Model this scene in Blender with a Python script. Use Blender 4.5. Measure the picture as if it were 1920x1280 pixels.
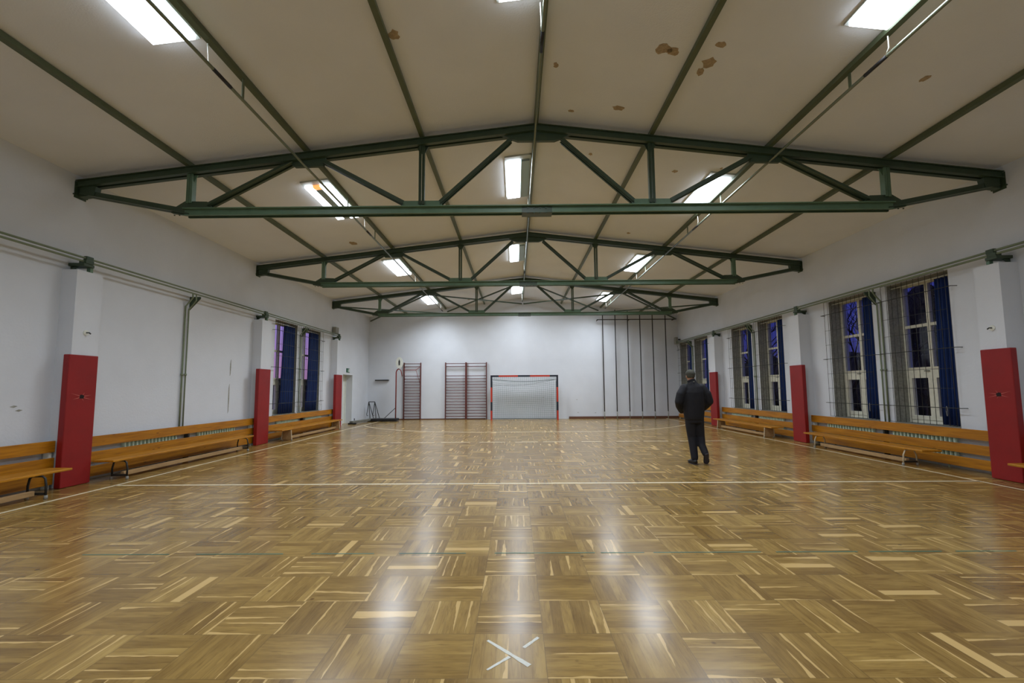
import bpy, math, random
from mathutils import Vector, Matrix
random.seed(7)
for o in list(bpy.data.objects): bpy.data.objects.remove(o)
scene = bpy.context.scene
COL = scene.collection
PI = math.pi

# ------------------------------------------------------------------ camera
FPX = 817.25; PITCH = .0814; YAW = .0066; ROLL = -.0066
fw = Vector((-math.sin(YAW)*math.cos(PITCH), math.cos(YAW)*math.cos(PITCH), math.sin(PITCH)))
rt = Vector((math.cos(YAW), math.sin(YAW), 0)); up = rt.cross(fw)
rr = rt*math.cos(ROLL)+up*math.sin(ROLL); uu = -rt*math.sin(ROLL)+up*math.cos(ROLL)
cam = bpy.data.cameras.new('camera'); camo = bpy.data.objects.new('camera', cam); COL.objects.link(camo)
M4 = Matrix((rr, uu, -fw)).transposed().to_4x4(); M4.translation = Vector((0, 0, 1.5))
camo.matrix_world = M4
cam.sensor_width = 36; cam.sensor_fit = 'HORIZONTAL'; cam.lens = FPX/1920*36
cam.shift_x = -1.45/1920; cam.shift_y = 21.26/1920
cam.clip_start = .05; cam.clip_end = 300
scene.camera = camo

# ------------------------------------------------------------------ view, world, lamp strength
scene.view_settings.view_transform = 'Standard'; scene.view_settings.look = 'None'
scene.view_settings.gamma = 1; scene.view_settings.exposure = 0.28
try: scene.view_settings.use_curve_mapping = False
except Exception: pass
SPREAD = 148      # degrees: the fixtures' reflectors throw the light downwards
LAMP = (12.0, 22.0, 32.0, 40.0, 36.0)   # each row across the hall, from behind the camera to the end wall; far rows raised to stand in for lens vignetting
W = bpy.data.worlds.new('dusk'); scene.world = W; W.use_nodes = True
nt = W.node_tree; nt.nodes.clear()
def N(nt, t, **k):
    n = nt.nodes.new(t)
    for a, b in k.items(): setattr(n, a, b)
    return n
out = N(nt, 'ShaderNodeOutputWorld'); bg = N(nt, 'ShaderNodeBackground'); bg.inputs['Strength'].default_value = 1.0
tc = N(nt, 'ShaderNodeTexCoord'); sep = N(nt, 'ShaderNodeSeparateXYZ'); nt.links.new(tc.outputs['Generated'], sep.inputs[0])
def ramp(nt, stops, src, interp='LINEAR'):
    r = N(nt, 'ShaderNodeValToRGB'); r.color_ramp.interpolation = interp
    e = r.color_ramp.elements
    while len(e) > 1: e.remove(e[0])
    e[0].position = stops[0][0]; e[0].color = (*stops[0][1], 1)
    for p, c in stops[1:]:
        q = e.new(p); q.color = (*c, 1)
    nt.links.new(src, r.inputs[0]); return r
west = ramp(nt, [(0, (.40, .2, .34)), (.06, (.36, .2, .42)), (.13, (.27, .2, .52)), (.22, (.2, .19, .5)), (.5, (.14, .14, .42))], sep.outputs[2])
east = ramp(nt, [(0, (.04, .035, .11)), (.1, (.028, .032, .18)), (.5, (.012, .015, .11))], sep.outputs[2])
mx = N(nt, 'ShaderNodeMix', data_type='RGBA')
mr = N(nt, 'ShaderNodeMapRange'); nt.links.new(sep.outputs[0], mr.inputs[0]); mr.inputs[1].default_value = -.25; mr.inputs[2].default_value = .25
nt.links.new(mr.outputs[0], mx.inputs[0]); nt.links.new(west.outputs[0], mx.inputs[6]); nt.links.new(east.outputs[0], mx.inputs[7])
nt.links.new(mx.outputs[2], bg.inputs[0]); nt.links.new(bg.outputs[0], out.inputs[0])

# ------------------------------------------------------------------ constants of the hall
WL, WR = -7.33, 8.07          # side wall planes
PL, PR = -7.08, 7.76          # pilaster faces
YB, YF = 21.6, -3.4           # end walls
RX, RZ, SL = .37, 5.93, .1182 # ridge of the top chords
def chz(x): return RZ - SL*abs(x-RX)
def clz(x): return chz(x)+.09
TY = (7.06, 12.155, 17.27)

# ------------------------------------------------------------------ materials
def s2l(c): return tuple(((v/255)/12.92 if v/255 <= .04045 else (((v/255)+.055)/1.055)**2.4) for v in c)
def mat(name, col, rough=.6, metal=0, noise=0, nscale=8, bump=0, bscale=40, spec=.5, emit=None, trans=None, srgb=True):
    m = bpy.data.materials.new(name); m.use_nodes = True; t = m.node_tree
    p = t.nodes['Principled BSDF']; c = s2l(col) if srgb else col
    p.inputs['Base Color'].default_value = (*c, 1); p.inputs['Roughness'].default_value = rough; p.inputs['Metallic'].default_value = metal
    p.inputs['Specular IOR Level'].default_value = spec
    if noise:
        g = N(t, 'ShaderNodeTexCoord'); n = N(t, 'ShaderNodeTexNoise'); n.inputs['Scale'].default_value = nscale; n.inputs['Detail'].default_value = 5
        t.links.new(g.outputs['Object'], n.inputs['Vector'])
        r = ramp(t, [(.25, tuple(v*(1-noise) for v in c)), (.75, tuple(min(1, v*(1+noise)) for v in c))], n.outputs['Fac'])
        t.links.new(r.outputs[0], p.inputs['Base Color'])
    if bump:
        g = N(t, 'ShaderNodeTexCoord'); n = N(t, 'ShaderNodeTexNoise'); n.inputs['Scale'].default_value = bscale; n.inputs['Detail'].default_value = 4
        t.links.new(g.outputs['Object'], n.inputs['Vector'])
        b = N(t, 'ShaderNodeBump'); b.inputs['Strength'].default_value = bump; b.inputs['Distance'].default_value = .01
        t.links.new(n.outputs['Fac'], b.inputs['Height']); t.links.new(b.outputs[0], p.inputs['Normal'])
    if emit:
        p.inputs['Emission Color'].default_value = (*emit[0], 1); p.inputs['Emission Strength'].default_value = emit[1]
    return m
def woodmat(name, c1, c2, axis, rough=.45, scale=1.0):
    m = bpy.data.materials.new(name); m.use_nodes = True; t = m.node_tree; p = t.nodes['Principled BSDF']
    g = N(t, 'ShaderNodeTexCoord'); mp = N(t, 'ShaderNodeMapping'); t.links.new(g.outputs['Object'], mp.inputs[0])
    sc = [18*scale]*3; sc['xyz'.index(axis)] = 1.2*scale; mp.inputs['Scale'].default_value = sc
    n = N(t, 'ShaderNodeTexNoise'); n.inputs['Scale'].default_value = 1.6; n.inputs['Detail'].default_value = 6; n.inputs['Distortion'].default_value = .6
    t.links.new(mp.outputs[0], n.inputs['Vector'])
    v = N(t, 'ShaderNodeTexVoronoi'); mp2 = N(t, 'ShaderNodeMapping'); t.links.new(g.outputs['Object'], mp2.inputs[0])
    s2 = [7.0]*3; s2['xyz'.index(axis)] = 2.2; mp2.inputs['Scale'].default_value = s2; t.links.new(mp2.outputs[0], v.inputs['Vector']); v.inputs['Scale'].default_value = 1
    kr = ramp(t, [(.05, (.25, .16, .1)), (.11, (1, 1, 1))], v.outputs['Distance'])
    r = ramp(t, [(.3, s2l(c1)), (.7, s2l(c2))], n.outputs['Fac'])
    mm = N(t, 'ShaderNodeMix', data_type='RGBA', blend_type='MULTIPLY'); mm.inputs[0].default_value = .75
    t.links.new(r.outputs[0], mm.inputs[6]); t.links.new(kr.outputs[0], mm.inputs[7]); t.links.new(mm.outputs[2], p.inputs['Base Color'])
    p.inputs['Roughness'].default_value = rough
    return m
MT = {}
MT['wall'] = mat('wall_plaster', (214, 218, 224), .85, noise=.035, nscale=1.6, bump=.25, bscale=26)
MT['ceil'] = mat('ceiling_plaster', (226, 229, 232), .9, noise=.035, nscale=1.1, bump=.35, bscale=55)
MT['patch'] = mat('bare_render', (168, 148, 118), .95, noise=.25, nscale=30, bump=.6, bscale=60)
MT['green'] = mat('green_steel', (56, 74, 54), .45, noise=.12, nscale=6, bump=.1, bscale=30)
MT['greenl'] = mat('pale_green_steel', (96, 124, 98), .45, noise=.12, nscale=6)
MT['purlin'] = mat('olive_steel', (82, 92, 66), .5, noise=.1, nscale=5)
MT['pipe'] = mat('grey_green_pipe', (118, 130, 104), .4, noise=.12, nscale=9)
MT['pipem'] = mat('conduit_metal', (120, 128, 112), .28, metal=.7)
MT['white'] = mat('white_paint', (222, 224, 214), .45, noise=.05, nscale=9)
MT['cream'] = mat('cream_frame', (216, 214, 196), .5, noise=.1, nscale=14)
MT['jamb'] = mat('grey_rendered_reveal', (150, 150, 140), .9, noise=.25, nscale=22, bump=.5, bscale=50)
MT['red'] = mat('red_vinyl', (140, 14, 16), .5, noise=.12, nscale=3, bump=.25, bscale=10)
MT['redd'] = mat('torn_dark', (30, 18, 16), .9)
MT['redl'] = mat('torn_light', (205, 120, 108), .8)
MT['board'] = woodmat('varnished_pine', (150, 92, 8), (190, 126, 18), 'y', .38)
MT['bench'] = woodmat('bench_pine', (158, 100, 12), (196, 134, 26), 'y', .35)
MT['beam'] = woodmat('pale_beam', (150, 118, 78), (180, 146, 100), 'y', .5)
MT['legw'] = mat('pale_leg', (206, 190, 160), .5)
MT['black'] = mat('black_paint', (24, 24, 26), .5)
MT['rubber'] = mat('rubber', (150, 148, 140), .8)
MT['rad'] = mat('radiator_green', (196, 214, 192), .4, noise=.08, nscale=10)
MT['curt'] = mat('blue_curtain', (10, 42, 96), .85, noise=.15, nscale=5, bump=.2, bscale=80)
MT['wire'] = mat('grille_wire', (62, 64, 58), .5, metal=.4)
MT['bar'] = mat('oxblood_wood', (96, 44, 38), .4, noise=.15, nscale=12)
MT['tube_red'] = mat('red_tube', (140, 50, 46), .4)
MT['goalred'] = mat('goal_red', (186, 50, 32), .4)
MT['goalblk'] = mat('goal_black', (22, 24, 40), .45)
MT['net'] = mat('net_cord', (96, 128, 124), .8)
MT['cord'] = mat('dark_cord', (30, 48, 46), .8)
MT['dark'] = mat('dark_metal', (46, 46, 44), .5, metal=.3)
MT['skirt'] = mat('brown_skirting', (104, 70, 52), .5)
MT['line'] = mat('white_line_paint', (224, 214, 186), .4, noise=.12, nscale=10)
MT['greenline'] = mat('green_line_paint', (46, 104, 92), .4, noise=.25, nscale=6)
MT['tape'] = mat('white_tape', (205, 205, 196), .5, noise=.1, nscale=60)
MT['grey'] = mat('grey_box', (138, 138, 128), .5)
MT['beamgrey'] = mat('worn_grey_beam', (112, 110, 100), .6, noise=.2, nscale=8)
MT['house'] = mat('lamp_housing', (190, 196, 192), .5)
MT['darkpanel'] = mat('unlit_diffuser', (150, 168, 168), .35)
for k_, v_ in enumerate(LAMP): MT['lit%d' % k_] = mat('lit_diffuser', (240, 245, 255), .4, emit=((.88, .97, 1.08), 7.0))
MT['orange'] = mat('glowing_tube_end', (240, 140, 70), .4, emit=((1, .33, .1), 1.2))
MT['sign'] = mat('exit_green', (16, 84, 56), .5)
MT['signw'] = mat('sign_white', (220, 230, 220), .5)
MT['jacket'] = mat('navy_jacket', (9, 10, 20), .8, noise=.25, nscale=9, bump=.4, bscale=14)
MT['trouser'] = mat('dark_trousers', (17, 17, 26), .85, noise=.2, nscale=12, bump=.3, bscale=18)
MT['shoe'] = mat('black_shoe', (14, 14, 18), .5)
MT['sole'] = mat('shoe_sole', (46, 44, 54), .7)
MT['cap'] = mat('grey_cap', (66, 66, 58), .9, noise=.2, nscale=40)
MT['skin'] = mat('skin', (168, 124, 100), .6)
MT['bark'] = mat('bark', (34, 30, 28), .9)
MT['leaf'] = mat('dark_hedge', (14, 22, 16), .9, noise=.3, nscale=3)
MT['ground'] = mat('dark_ground', (24, 26, 22), .95, noise=.2, nscale=2)
gm = bpy.data.materials.new('window_glass'); gm.use_nodes = True; t = gm.node_tree; t.nodes.clear()
o_ = N(t, 'ShaderNodeOutputMaterial'); a_ = N(t, 'ShaderNodeBsdfTransparent'); b_ = N(t, 'ShaderNodeBsdfGlossy'); b_.inputs['Roughness'].default_value = .03
a_.inputs[0].default_value = (.9, .92, .95, 1)
f_ = N(t, 'ShaderNodeFresnel'); f_.inputs[0].default_value = 1.4; m_ = N(t, 'ShaderNodeMixShader')
g_ = N(t, 'ShaderNodeNewGeometry'); q_ = N(t, 'ShaderNodeMath', operation='SUBTRACT'); q_.inputs[0].default_value = 1; t.links.new(g_.outputs['Backfacing'], q_.inputs[1])
w_ = N(t, 'ShaderNodeMath', operation='MULTIPLY'); t.links.new(q_.outputs[0], w_.inputs[0]); t.links.new(f_.outputs[0], w_.inputs[1]); t.links.new(w_.outputs[0], m_.inputs[0]); t.links.new(a_.outputs[0], m_.inputs[1]); t.links.new(b_.outputs[0], m_.inputs[2]); t.links.new(m_.outputs[0], o_.inputs[0])
MT['glass'] = gm

def parquet():
    m = bpy.data.materials.new('parquet'); m.use_nodes = True; t = m.node_tree; p = t.nodes['Principled BSDF']; L = t.links.new
    def val(x): return x
    def MA(op, a, b=None, c=None):
        n = N(t, 'ShaderNodeMath', operation=op)
        for i, x in enumerate((a, b, c)):
            if x is None: continue
            if isinstance(x, (int, float)): n.inputs[i].default_value = x
            else: L(x, n.inputs[i])
        return n.outputs[0]
    def XYZ(a, b, c):
        n = N(t, 'ShaderNodeCombineXYZ')
        for i, x in enumerate((a, b, c)):
            if isinstance(x, (int, float)): n.inputs[i].default_value = x
            else: L(x, n.inputs[i])
        return n.outputs[0]
    g = N(t, 'ShaderNodeTexCoord'); s = N(t, 'ShaderNodeSeparateXYZ'); L(g.outputs['Object'], s.inputs[0])
    S = .4158
    u = MA('DIVIDE', MA('SUBTRACT', s.outputs[0], -.2609), S); v = MA('DIVIDE', MA('SUBTRACT', s.outputs[1], 2.3906), S)
    i = MA('FLOOR', u); j = MA('FLOOR', v); fu = MA('FRACT', u); fv = MA('FRACT', v)
    par = MA('FLOORED_MODULO', MA('ADD', i, j), 2.0)
    inv = MA('SUBTRACT', 1.0, par)
    a = MA('ADD', MA('MULTIPLY', fu, inv), MA('MULTIPLY', fv, par))
    b = MA('ADD', MA('MULTIPLY', fv, inv), MA('MULTIPLY', fu, par))
    a6 = MA('MULTIPLY', a, 6.0); k = MA('FLOOR', a6); w = MA('FRACT', a6)
    def wn(x, y, z):
        n = N(t, 'ShaderNodeTexWhiteNoise', noise_dimensions='3D'); L(XYZ(x, y, z), n.inputs['Vector'])
        q = N(t, 'ShaderNodeSeparateColor'); L(n.outputs['Color'], q.inputs[0]); return q.outputs
    r = wn(i, j, k); r2 = wn(MA('ADD', i, 37.3), j, MA('ADD', k, 11.7)); rt_ = wn(i, j, 91.0)
    # grain
    gv = XYZ(MA('ADD', MA('MULTIPLY', a, 26.0), MA('MULTIPLY', r[0], 90)), MA('ADD', MA('MULTIPLY', b, 2.2), MA('MULTIPLY', r[1], 60)), MA('MULTIPLY', r[2], 40))
    n1 = N(t, 'ShaderNodeTexNoise'); n1.inputs['Scale'].default_value = 1.0; n1.inputs['Detail'].default_value = 5; n1.inputs['Roughness'].default_value = .6; n1.inputs['Distortion'].default_value = .8; L(gv, n1.inputs['Vector'])
    gv2 = XYZ(MA('ADD', MA('MULTIPLY', a, 7.0), MA('MULTIPLY', r[1], 33)), MA('MULTIPLY', b, 1.6), MA('MULTIPLY', r[0], 77))
    n2 = N(t, 'ShaderNodeTexNoise'); n2.inputs['Scale'].default_value = 1.0; n2.inputs['Detail'].default_value = 3; L(gv2, n2.inputs['Vector'])
    tone = MA('ADD', MA('MULTIPLY', r[0], .34), MA('ADD', MA('MULTIPLY', n2.outputs['Fac'], .62), MA('MULTIPLY', MA('SUBTRACT', rt_[0], .5), .22)))
    base = ramp(t, [(.08, s2l((104, 78, 39))), (.35, s2l((130, 102, 52))), (.6, s2l((149, 120, 64))), (.9, s2l((174, 145, 84)))], tone)
    gr = ramp(t, [(.3, (.52, .46, .38)), (.52, (1, 1, 1)), (.8, (1.0, 1.0, 1.0))], n1.outputs['Fac'])
    mm = N(t, 'ShaderNodeMix', data_type='RGBA', blend_type='MULTIPLY'); mm.inputs[0].default_value = .65
    L(base.outputs[0], mm.inputs[6]); L(gr.outputs[0], mm.inputs[7])
    # pale sapwood wedge along one edge of some strips
    side = MA('GREATER_THAN', r2[1], .5)
    wd = MA('ADD', MA('MULTIPLY', side, MA('SUBTRACT', 1.0, w)), MA('MULTIPLY', MA('SUBTRACT', 1.0, side), w))
    slope = MA('MULTIPLY', MA('SUBTRACT', r2[2], .5), 1.0)
    wn1 = N(t, 'ShaderNodeTexNoise'); wn1.inputs['Scale'].default_value = 1.0; L(XYZ(MA('MULTIPLY', r[2], 99), MA('MULTIPLY', b, 3.0), MA('MULTIPLY', r[0], 50)), wn1.inputs['Vector'])
    lim = MA('ADD', MA('ADD', .16, MA('MULTIPLY', MA('SUBTRACT', b, .5), slope)), MA('MULTIPLY', MA('SUBTRACT', wn1.outputs['Fac'], .5), .5))
    sap = MA('MULTIPLY', MA('LESS_THAN', r2[0], .36), MA('LESS_THAN', wd, lim))
    full = MA('LESS_THAN', r[1], .02)
    sap = MA('MAXIMUM', sap, full)
    m2 = N(t, 'ShaderNodeMix', data_type='RGBA'); L(MA('MULTIPLY', sap, .85), m2.inputs[0]); L(mm.outputs[2], m2.inputs[6]); m2.inputs[7].default_value = (*s2l((202, 170, 110)), 1)
    # knots
    vo = N(t, 'ShaderNodeTexVoronoi'); L(XYZ(MA('MULTIPLY', s.outputs[0], 2.3), MA('MULTIPLY', s.outputs[1], 2.3), 0.0), vo.inputs['Vector']); vo.inputs['Scale'].default_value = 1
    kn = ramp(t, [(.02, (.3, .22, .15)), (.045, (1, 1, 1))], vo.outputs['Distance'])
    m3 = N(t, 'ShaderNodeMix', data_type='RGBA', blend_type='MULTIPLY'); m3.inputs[0].default_value = .8; L(m2.outputs[2], m3.inputs[6]); L(kn.outputs[0], m3.inputs[7])
    # joints
    e1 = MA('MINIMUM', MA('MINIMUM', fu, MA('SUBTRACT', 1.0, fu)), MA('MINIMUM', fv, MA('SUBTRACT', 1.0, fv)))
    j1 = MA('LESS_THAN', e1, .0045)
    e2 = MA('MINIMUM', w, MA('SUBTRACT', 1.0, w)); j2 = MA('MULTIPLY', MA('LESS_THAN', e2, .018), .35)
    jj = MA('MAXIMUM', MA('MULTIPLY', j1, .6), j2)
    m4 = N(t, 'ShaderNodeMix', data_type='RGBA'); L(jj, m4.inputs[0]); L(m3.outputs[2], m4.inputs[6]); m4.inputs[7].default_value = (.09, .06, .025, 1)
    L(m4.outputs[2], p.inputs['Base Color'])
    # slightly uneven lacquer
    rn = N(t, 'ShaderNodeTexNoise'); rn.inputs['Scale'].default_value = .9; rn.inputs['Detail'].default_value = 4; L(g.outputs['Object'], rn.inputs['Vector'])
    L(MA('ADD', .15, MA('ADD', MA('MULTIPLY', rn.outputs['Fac'], .12), MA('MULTIPLY', rt_[1], .04))), p.inputs['Roughness'])
    p.inputs['Specular IOR Level'].default_value = .5
    tilt = MA('ADD', MA('MULTIPLY', MA('MULTIPLY', MA('SUBTRACT', r[0], .5), w), .25), MA('MULTIPLY', jj, -.3))
    bp = N(t, 'ShaderNodeBump'); bp.inputs['Strength'].default_value = .12; bp.inputs['Distance'].default_value = .002; L(tilt, bp.inputs['Height']); L(bp.outputs[0], p.inputs['Normal'])
    return m
MT['floor'] = parquet()

# ------------------------------------------------------------------ mesh builder
WPOS = {}
class MB:
    def __init__(s): s.v = []; s.f = []
    def box(s, x0, x1, y0, y1, z0, z1):
        x0, x1 = min(x0, x1), max(x0, x1); y0, y1 = min(y0, y1), max(y0, y1); z0, z1 = min(z0, z1), max(z0, z1)
        b = len(s.v); s.v += [(x, y, z) for z in (z0, z1) for x, y in ((x0, y0), (x1, y0), (x1, y1), (x0, y1))]
        for q in ((3, 2, 1, 0), (4, 5, 6, 7), (0, 1, 5, 4), (1, 2, 6, 5), (2, 3, 7, 6), (3, 0, 4, 7)): s.f.append(tuple(b+i for i in q))
        return s
    def bar(s, p, q, w, h, upv=(0, 0, 1)):
        p = Vector(p); q = Vector(q); d = (q-p).normalized(); u = Vector(upv)
        sd = d.cross(u)
        if sd.length < 1e-4: sd = d.cross(Vector((0, 1, 0)))
        sd.normalize(); u = sd.cross(d).normalized(); b = len(s.v)
        for e in (p, q):
            for a, c in ((-1, -1), (1, -1), (1, 1), (-1, 1)): s.v.append(tuple(e+sd*a*w/2+u*c*h/2))
        for k in ((0, 1, 2, 3), (7, 6, 5, 4), (0, 4, 5, 1), (1, 5, 6, 2), (2, 6, 7, 3), (3, 7, 4, 0)): s.f.append(tuple(b+i for i in k))
        return s
    def tube(s, pts, r, n=8, cap=True):
        pts = [Vector(p) for p in pts]; rs = r if isinstance(r, (list, tuple)) else [r]*len(pts); b0 = len(s.v); ref = None
        for i, p in enumerate(pts):
            d = (pts[min(i+1, len(pts)-1)]-pts[max(i-1, 0)]).normalized()
            if ref is None:
                ref = Vector((0, 0, 1)) if abs(d.z) < .9 else Vector((0, 1, 0))
            sd = d.cross(ref).normalized(); u = sd.cross(d); ref = u
            R = rs[i]; rx, ry = R if isinstance(R, tuple) else (R, R)
            for k in range(n):
                a = 2*PI*k/n; s.v.append(tuple(p+sd*math.cos(a)*rx+u*math.sin(a)*ry))
        for i in range(len(pts)-1):
            for k in range(n):
                a = b0+i*n+k; c = b0+i*n+(k+1) % n; s.f.append((a, c, c+n, a+n))
        if cap:
            s.f.append(tuple(b0+k for k in range(n))[::-1]); s.f.append(tuple(b0+(len(pts)-1)*n+k for k in range(n)))
        return s
    def prism(s, poly, axis, a0, a1):
        n = len(poly); b = len(s.v)
        for a in (a0, a1):
            for x, y in poly: s.v.append({'x': (a, x, y), 'y': (x, a, y), 'z': (x, y, a)}[axis])
        s.f.append(tuple(range(b, b+n))[::-1]); s.f.append(tuple(range(b+n, b+2*n)))
        for i in range(n): s.f.append((b+i, b+(i+1) % n, b+n+(i+1) % n, b+n+i))
        return s
    def ball(s, c, r, nu=14, nv=9):
        rx, ry, rz = r if isinstance(r, tuple) else (r, r, r); b = len(s.v)
        s.v.append((c[0], c[1], c[2]-rz))
        for j in range(1, nv):
            t = -PI/2+PI*j/nv
            for i in range(nu): a = 2*PI*i/nu; s.v.append((c[0]+rx*math.cos(t)*math.cos(a), c[1]+ry*math.cos(t)*math.sin(a), c[2]+rz*math.sin(t)))
        s.v.append((c[0], c[1], c[2]+rz)); e = len(s.v)-1
        for i in range(nu):
            s.f.append((b, b+1+(i+1) % nu, b+1+i)); s.f.append((e, e-nu+i, e-nu+(i+1) % nu))
        for j in range(nv-2):
            for i in range(nu):
                a = b+1+j*nu+i; c2 = b+1+j*nu+(i+1) % nu; s.f.append((a, c2, c2+nu, a+nu))
        return s
    def build(s, name, m, parent=None, smooth=False, bevel=0, origin=None, recalc=True):
        if parent is not None: o0 = WPOS[parent.name]
        elif origin is not None: o0 = Vector(origin)
        else:
            xs = [v[0] for v in s.v]; ys = [v[1] for v in s.v]; zs = [v[2] for v in s.v]
            o0 = Vector(((min(xs)+max(xs))/2, (min(ys)+max(ys))/2, min(zs)))
        me = bpy.data.meshes.new(name); me.from_pydata([(v[0]-o0.x, v[1]-o0.y, v[2]-o0.z) for v in s.v], [], s.f)
        import bmesh
        if recalc:
            bm = bmesh.new(); bm.from_mesh(me); bmesh.ops.recalc_face_normals(bm, faces=bm.faces); bm.to_mesh(me); bm.free()
        me.materials.append(MT[m] if isinstance(m, str) else m)
        o = bpy.data.objects.new(name, me); COL.objects.link(o)
        if parent is None: o.location = o0
        else: o.parent = parent
        WPOS[o.name] = o0.copy()
        if smooth:
            for p in me.polygons: p.use_smooth = True
        if bevel:
            b = o.modifiers.new('bevel', 'BEVEL'); b.width = bevel; b.segments = 2; b.limit_method = 'ANGLE'; b.angle_limit = .7
        return o
def tag(o, label=None, cat=None, group=None, kind=None):
    if label: o['label'] = label
    if cat: o['category'] = cat
    if group: o['group'] = group
    if kind: o['kind'] = kind
    return o
def thing(name, loc, label=None, cat=None, group=None, kind=None):
    o = bpy.data.objects.new(name, None); COL.objects.link(o); o.location = loc; o.empty_display_size = .2
    WPOS[o.name] = Vector(loc); return tag(o, label, cat, group, kind)
def dup(o, loc=None, rz=None, label=None, parent=None, name=None):
    c = o.copy(); COL.objects.link(c)
    if parent is not None: c.parent = parent; c.matrix_parent_inverse.identity()
    if loc is not None: c.location = loc; WPOS[c.name] = Vector(loc)
    if rz is not None: c.rotation_euler = (0, 0, rz)
    if label: c['label'] = label
    if name: c.name = name
    for ch in list(o.children): dup(ch, parent=c)
    return c

# ------------------------------------------------------------------ room shell
WINR = [8.72, 10.48, 13.80, 15.57, 18.97, 20.68]; WINL = [13.82, 15.55]
WZ0, WZ1, WH = .74, 3.66, .68
tag(MB().box(WL-.6, WR+.6, YF-.3, YB+.3, -.1, 0).build('floor', 'floor', origin=(0, 0, 0)), 'honey coloured basket weave parquet floor', kind='structure')
fl = bpy.data.objects['floor']
TR = [0]
def sidewall(name, x0, x1, holes, pil, pface, label):
    mb = MB(); ys = sorted({YF-.3, YB+.3} | {h[0] for h in holes} | {h[1] for h in holes})
    top = clz(x0)+.02
    for a, b in zip(ys, ys[1:]):
        h = [q for q in holes if abs(q[0]-a) < 1e-6 and abs(q[1]-b) < 1e-6]
        if h:
            if h[0][2] > 0: mb.box(x0, x1, a, b, 0, h[0][2])
            mb.box(x0, x1, a, b, h[0][3], top)
        else: mb.box(x0, x1, a, b, 0, top)
    for a, b in pil:
        TR[0] += 1; tag(MB().box(x0, pface, a, b, 0, 3.47).build('trim_%d' % TR[0], 'wall'), kind='structure')
    return tag(mb.build(name, 'wall', origin=(x0, 0, 0)), label, kind='structure')
PILL = [(6.87, 7.31), (12.04, 12.50), (17.2, 17.68)]; PILR = [(6.91, 7.30), (11.9, 12.36), (17.0, 17.48)]
DO = (18.45, 19.53, 0, 2.14)
sidewall('wall_left', WL, WL-.45, [(c-WH, c+WH, WZ0, WZ1) for c in WINL]+[DO], PILL, PL, 'long white plaster wall on the left with shallow pilasters')
sidewall('wall_right', WR, WR+.45, [(c-WH, c+WH, WZ0, WZ1) for c in WINR], PILR, PR, 'long white plaster wall on the right with six windows')
gab = [(WL, 0), (WR, 0), (WR, clz(WR)), (RX, clz(RX)), (WL, clz(WL))]
tag(MB().prism(gab, 'y', YB, YB+.3).build('wall_back', 'wall'), 'white plaster end wall', kind='structure')
tag(MB().prism(gab, 'y', YF-.3, YF).build('wall_front', 'wall'), kind='structure')
cp = [(WL-.45, clz(WL-.45)), (RX, clz(RX)), (WR+.45, clz(WR+.45)), (WR+.45, clz(WR+.45)+.2), (RX, clz(RX)+.2), (WL-.45, clz(WL-.45)+.2)]
ceilo = tag(MB().prism(cp, 'y', YF-.3, YB+.3).build('ceiling', 'ceil', origin=(0, 0, 5)), 'cream plaster ceiling in two shallow slopes', kind='structure')
# flaked patches of the ceiling plaster
def patch(cx, cy, w, d, seed):
    rnd = random.Random(seed); pts = []; n = 13
    for k in range(n):
        a = 2*PI*k/n; q = rnd.uniform(.62, 1.1); pts.append((cx+math.cos(a)*w/2*q, cy+math.sin(a)*d/2*q))
    mb = MB(); n = len(pts)
    for dz in (-.004, .004):
        for x, y in pts: mb.v.append((x, y, clz(x)+dz))
    mb.f.append(tuple(range(n))); mb.f.append(tuple(range(n, 2*n)))
    for k in range(n): mb.f.append((k, (k+1) % n, n+(k+1) % n, n+k))
    mb.build('peeled_patch', 'patch', ceilo)
for q in [(-1.46, 4.97, .15, .17, 1), (1.93, 5.28, .22, .2, 2), (2.06, 5.31, .18, .16, 12), (2.57, 5.44, .2, .2, 3), (2.53, 5.6, .12, .16, 13), (2.6, 5.13, .15, .12, 4), (.59, 5.74, .08, .1, 5), (.92, 6.7, .1, .07, 6), (1.64, 6.51, .24, .14, 7),
          (1.44, 7.9, .08, .1, 8), (3.13, 8.2, .12, .12, 9), (5.29, 5.34, .09, .14, 10), (-4.39, 11.52, .22, .3, 11), (3.9, 7.93, .06, .08, 14), (3.1, 11.6, .1, .12, 15), (-2.2, 20.4, .16, .25, 16)]: patch(*q)
tag(MB().box(WL, -1.5, YB-.015, YB, 0, .05).build('baseboard_back', 'skirt'), kind='structure')
tag(MB().box(2.6, WR, YB-.05, YB, 0, .11).build('baseboard_right', 'skirt'), kind='structure')
# plaster scars on the left wall
for y, z0, z1 in ((11.14, 1.87, 2.29), (11.12, .92, 1.66)):
    MB().prism([(y-.012, z0), (y+.01, z0+.05), (y+.022, (z0+z1)/2), (y+.012, z1), (y-.014, z1-.1), (y-.02, (z0+z1)/2)], 'x', WL-.01, WL+.004).build('plaster_scar', 'jamb', bpy.data.objects['wall_left'])
for y, z in ((6.35, 1.28), (6.42, 1.22)):
    MB().prism([(y-.05, z), (y, z-.015), (y+.05, z+.008), (y, z+.02)], 'x', WL-.01, WL+.003).build('plaster_scar', 'jamb', bpy.data.objects['wall_left'])
for x, z in ((1.35, 1.05), (3.0, .93), (3.05, .3), (3.9, .28), (6.2, .95)):
    MB().prism([(x-.05, z), (x, z-.012), (x+.05, z+.004), (x, z+.015)], 'y', YB-.003, YB+.01).build('plaster_scar', 'jamb', bpy.data.objects['wall_back'])

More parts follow.
